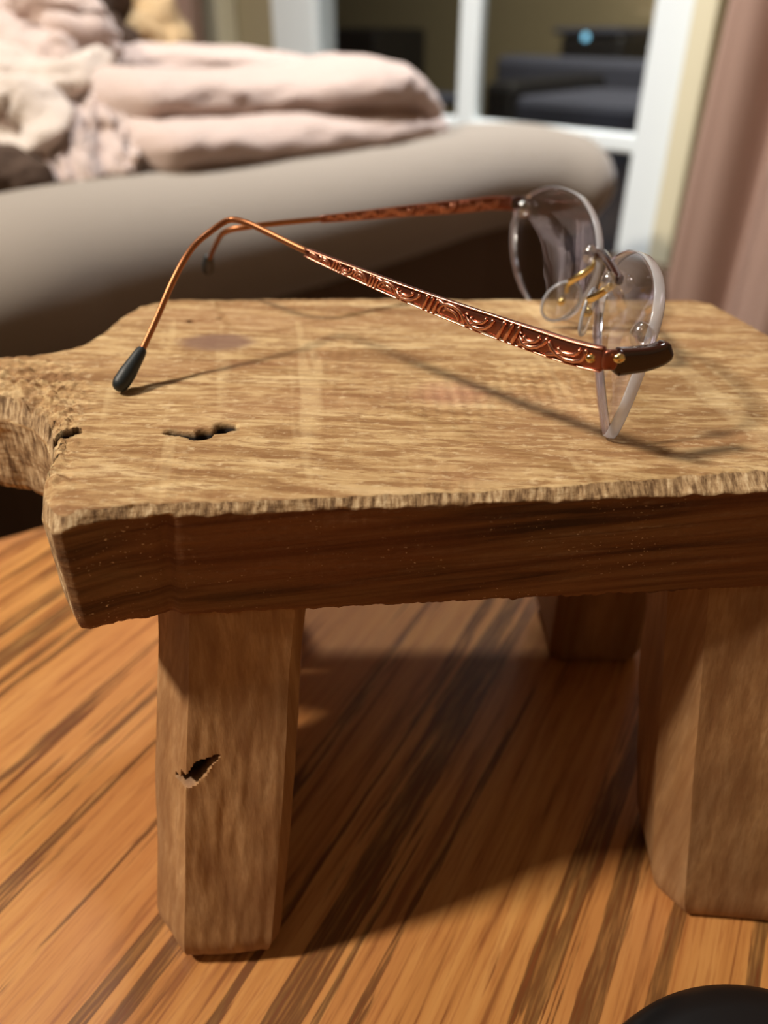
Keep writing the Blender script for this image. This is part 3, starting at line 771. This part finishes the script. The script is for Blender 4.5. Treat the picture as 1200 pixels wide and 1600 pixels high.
# ------------------------------------------------------------------ blankets and pillow on the arm
def fold(px_path, rads, dY, mat, seed, flat=1.0, bumpy=.10, freq=9):
    """soft fold of cloth: a lumpy flattened roll through pixel/depth points"""
    P = [m_at(x, y, Y) for x, y, Y in px_path]; P = [Vector(p) for p in catmull([tuple(p) for p in P], 10)]
    n = len(P); rs = [np.interp(i/(n-1), [k/(len(rads)-1) for k in range(len(rads))], rads) for i in range(n)]
    V = []; F = []; K = 40
    # rounded ends
    PP = []; RR = []
    t0 = (P[0]-P[1]).normalized(); t1 = (P[-1]-P[-2]).normalized()
    for k in range(6): a = (1-k/6)*math.pi/2; PP.append(P[0]+t0*rs[0]*math.sin(a)*.8); RR.append(rs[0]*max(.05, math.cos(a)))
    PP += P; RR += rs
    for k in range(1, 7): a = k/6*math.pi/2; PP.append(P[-1]+t1*rs[-1]*math.sin(a)*.8); RR.append(rs[-1]*max(.05, math.cos(a)))
    for i, p in enumerate(PP):
        t = (PP[min(i+1, len(PP)-1)]-PP[max(i-1, 0)]).normalized()
        s = t.cross(Vector((0, 0, 1)))
        s = s.normalized() if s.length > .1 else Vector((0, 1, 0)); u = s.cross(t)
        for k in range(K):
            a = 2*math.pi*k/K; dn = 1 + bumpy*mn.noise((i*.10*freq/9+seed, math.cos(a)*1.2, math.sin(a)*1.2)) + bumpy*.6*mn.noise((i*.33+seed, math.cos(a)*3, math.sin(a)*3))
            V.append(p + s*(math.cos(a)*RR[i]*dY*dn) + u*(math.sin(a)*RR[i]*flat*dn))
    m = len(PP)
    for i in range(m-1):
        for k in range(K): k2 = (k+1) % K; F.append((i*K+k, i*K+k2, (i+1)*K+k2, (i+1)*K+k))
    F.append(tuple(range(K))[::-1]); F.append(tuple((m-1)*K+k for k in range(K)))
    return V, F
fb = empty('folded_blanket', m_at(430, 235, .78), 'pale pink fleece blanket folded in thick layers on the rounded arm', 'blanket')
for path_, rads_, sd_, fl_ in (([(222, 234, .66), (330, 222, .71), (450, 212, .77), (560, 207, .83), (655, 200, .89)], [.024, .0235, .023, .023, .018], 1, .11),
                          ([(190, 158, .69), (320, 153, .745), (430, 150, .79), (530, 138, .84), (595, 140, .88), (648, 172, .91)], [.023, .023, .023, .028, .028, .018], 5, .13),
                          ([(190, 104, .86), (300, 104, .90), (420, 108, .94), (540, 118, .97)], [.020, .020, .017, .012], 9, .16)):
    V, F = fold(path_, rads_, 2.3, None, sd_, 1.0, fl_)
    mesh_from('fold_layer', V, F, M['fleece'], fb)
# draped flap on the left of the folded stack
def sheet(name, grid_px, mat, parent, amp, seed, nu=60, nv=40, thick=.006, waves=5):
    rows = [catmull(r, 12) for r in grid_px]     # rows of (px,py,Y)
    rows = [[r[int(round(i*(len(r)-1)/nu))] for i in range(nu+1)] for r in rows]
    cols = []
    for i in range(nu+1): 
        c = catmull([rw[i] for rw in rows], 14); cols.append([c[int(round(j*(len(c)-1)/nv))] for j in range(nv+1)])
    V = []; F = []
    for i in range(nu+1):
        for j in range(nv+1):
            x, y, Y = cols[i][j]; g = amp*(mn.noise((i/nu*waves+seed, j/nv*waves*.6, 0))+.5*mn.noise((i/nu*waves*2.2+seed, j/nv*waves*1.6, 4)))
            p = m_at(x, y, Y); d = (CAM-p).normalized(); V.append(p + d*g)
    for i in range(nu):
        for j in range(nv): a = i*(nv+1)+j; F.append((a, a+1, a+nv+2, a+nv+1))
    o = mesh_from(name, V, F, mat, parent); m = o.modifiers.new('thick', 'SOLIDIFY'); m.thickness = thick; return o
cb = empty('crumpled_blanket', m_at(110, 290, .60), 'crumpled pale pink fleece blanket heaped at the left end of the sofa', 'blanket')
sheet('drape', [[(60, 150, .72), (130, 135, .72), (200, 140, .72)], [(70, 190, .66), (130, 180, .66), (205, 190, .655)], [(75, 240, .625), (130, 245, .615), (205, 240, .62)], [(90, 295, .60), (140, 292, .595), (215, 285, .61)]], M['fleece'], cb, .02, 2)
mesh_from('fold', *fold([(40, 40, .80), (95, 45, .78), (110, 62, .77)], [.040, .036, .03], 1.5, M['fleece'], 11, 1.0, .35), M['fleece'], cb)
mesh_from('fold', *fold([(-20, -10, .82), (5, 30, .78), (20, 65, .75), (50, 92, .73), (95, 88, .73)], [.030, .028, .024, .024, .018], 1.4, M['fleece'], 13, 1.0, .3), M['fleece'], cb)
mesh_from('fold', *fold([(-40, 110, .70), (20, 118, .70), (80, 132, .70), (120, 120, .71), (155, 96, .73)], [.026, .020, .017, .015, .012], 1.5, M['fleece2'], 15, 1.0, .25), M['fleece2'], cb)
mesh_from('fold', *fold([(-30, 150, .66), (40, 148, .655), (64, 170, .645), (66, 210, .635), (40, 240, .63), (0, 232, .635), (-35, 215, .64)], [.014, .013, .012, .012, .013, .012, .012], 1.8, M['fleece2'], 17, 1.0, .25), M['fleece2'], cb)
mesh_from('fold', *fold([(-30, 205, .68), (10, 190, .675), (40, 185, .67)], [.022, .022, .018], 1.6, M['fleece'], 19, 1.0, .3), M['fleece'], cb)
# tan cushion with dark gaps behind
tcu = empty('tan_cushion', m_at(200, 80, .98), 'tan rumpled cushion behind the pink blankets', 'cushion')
mesh_from('cushion_body', *fold([(90, -40, 1.0), (165, 10, .98), (225, 45, .97), (275, 75, .96)], [.055, .045, .034, .018], 1.5, M['tan'], 23, 1.0, .45, 20), M['tan'], tcu)
tr = empty('dark_throw', m_at(130, 70, .95), 'dark brown throw tucked between tan cushion and pink blanket', 'throw')
mesh_from('throw_fold', *fold([(70, 20, .92), (120, 50, .90), (160, 75, .89), (200, 85, .90)], [.05, .045, .035, .02], 1.4, M['dark'], 29, 1.0, .4, 20), M['dark'], tr)
bc = empty('brown_cushion', m_at(30, 290, .60), 'small brown cushion under the crumpled blanket at the left edge', 'cushion')
mesh_from('cushion_body', *fold([(-60, 285, .585), (0, 284, .59), (60, 290, .60)], [.030, .026, .016], 1.3, M['dark'], 31, 1.0, .3), M['dark'], bc)
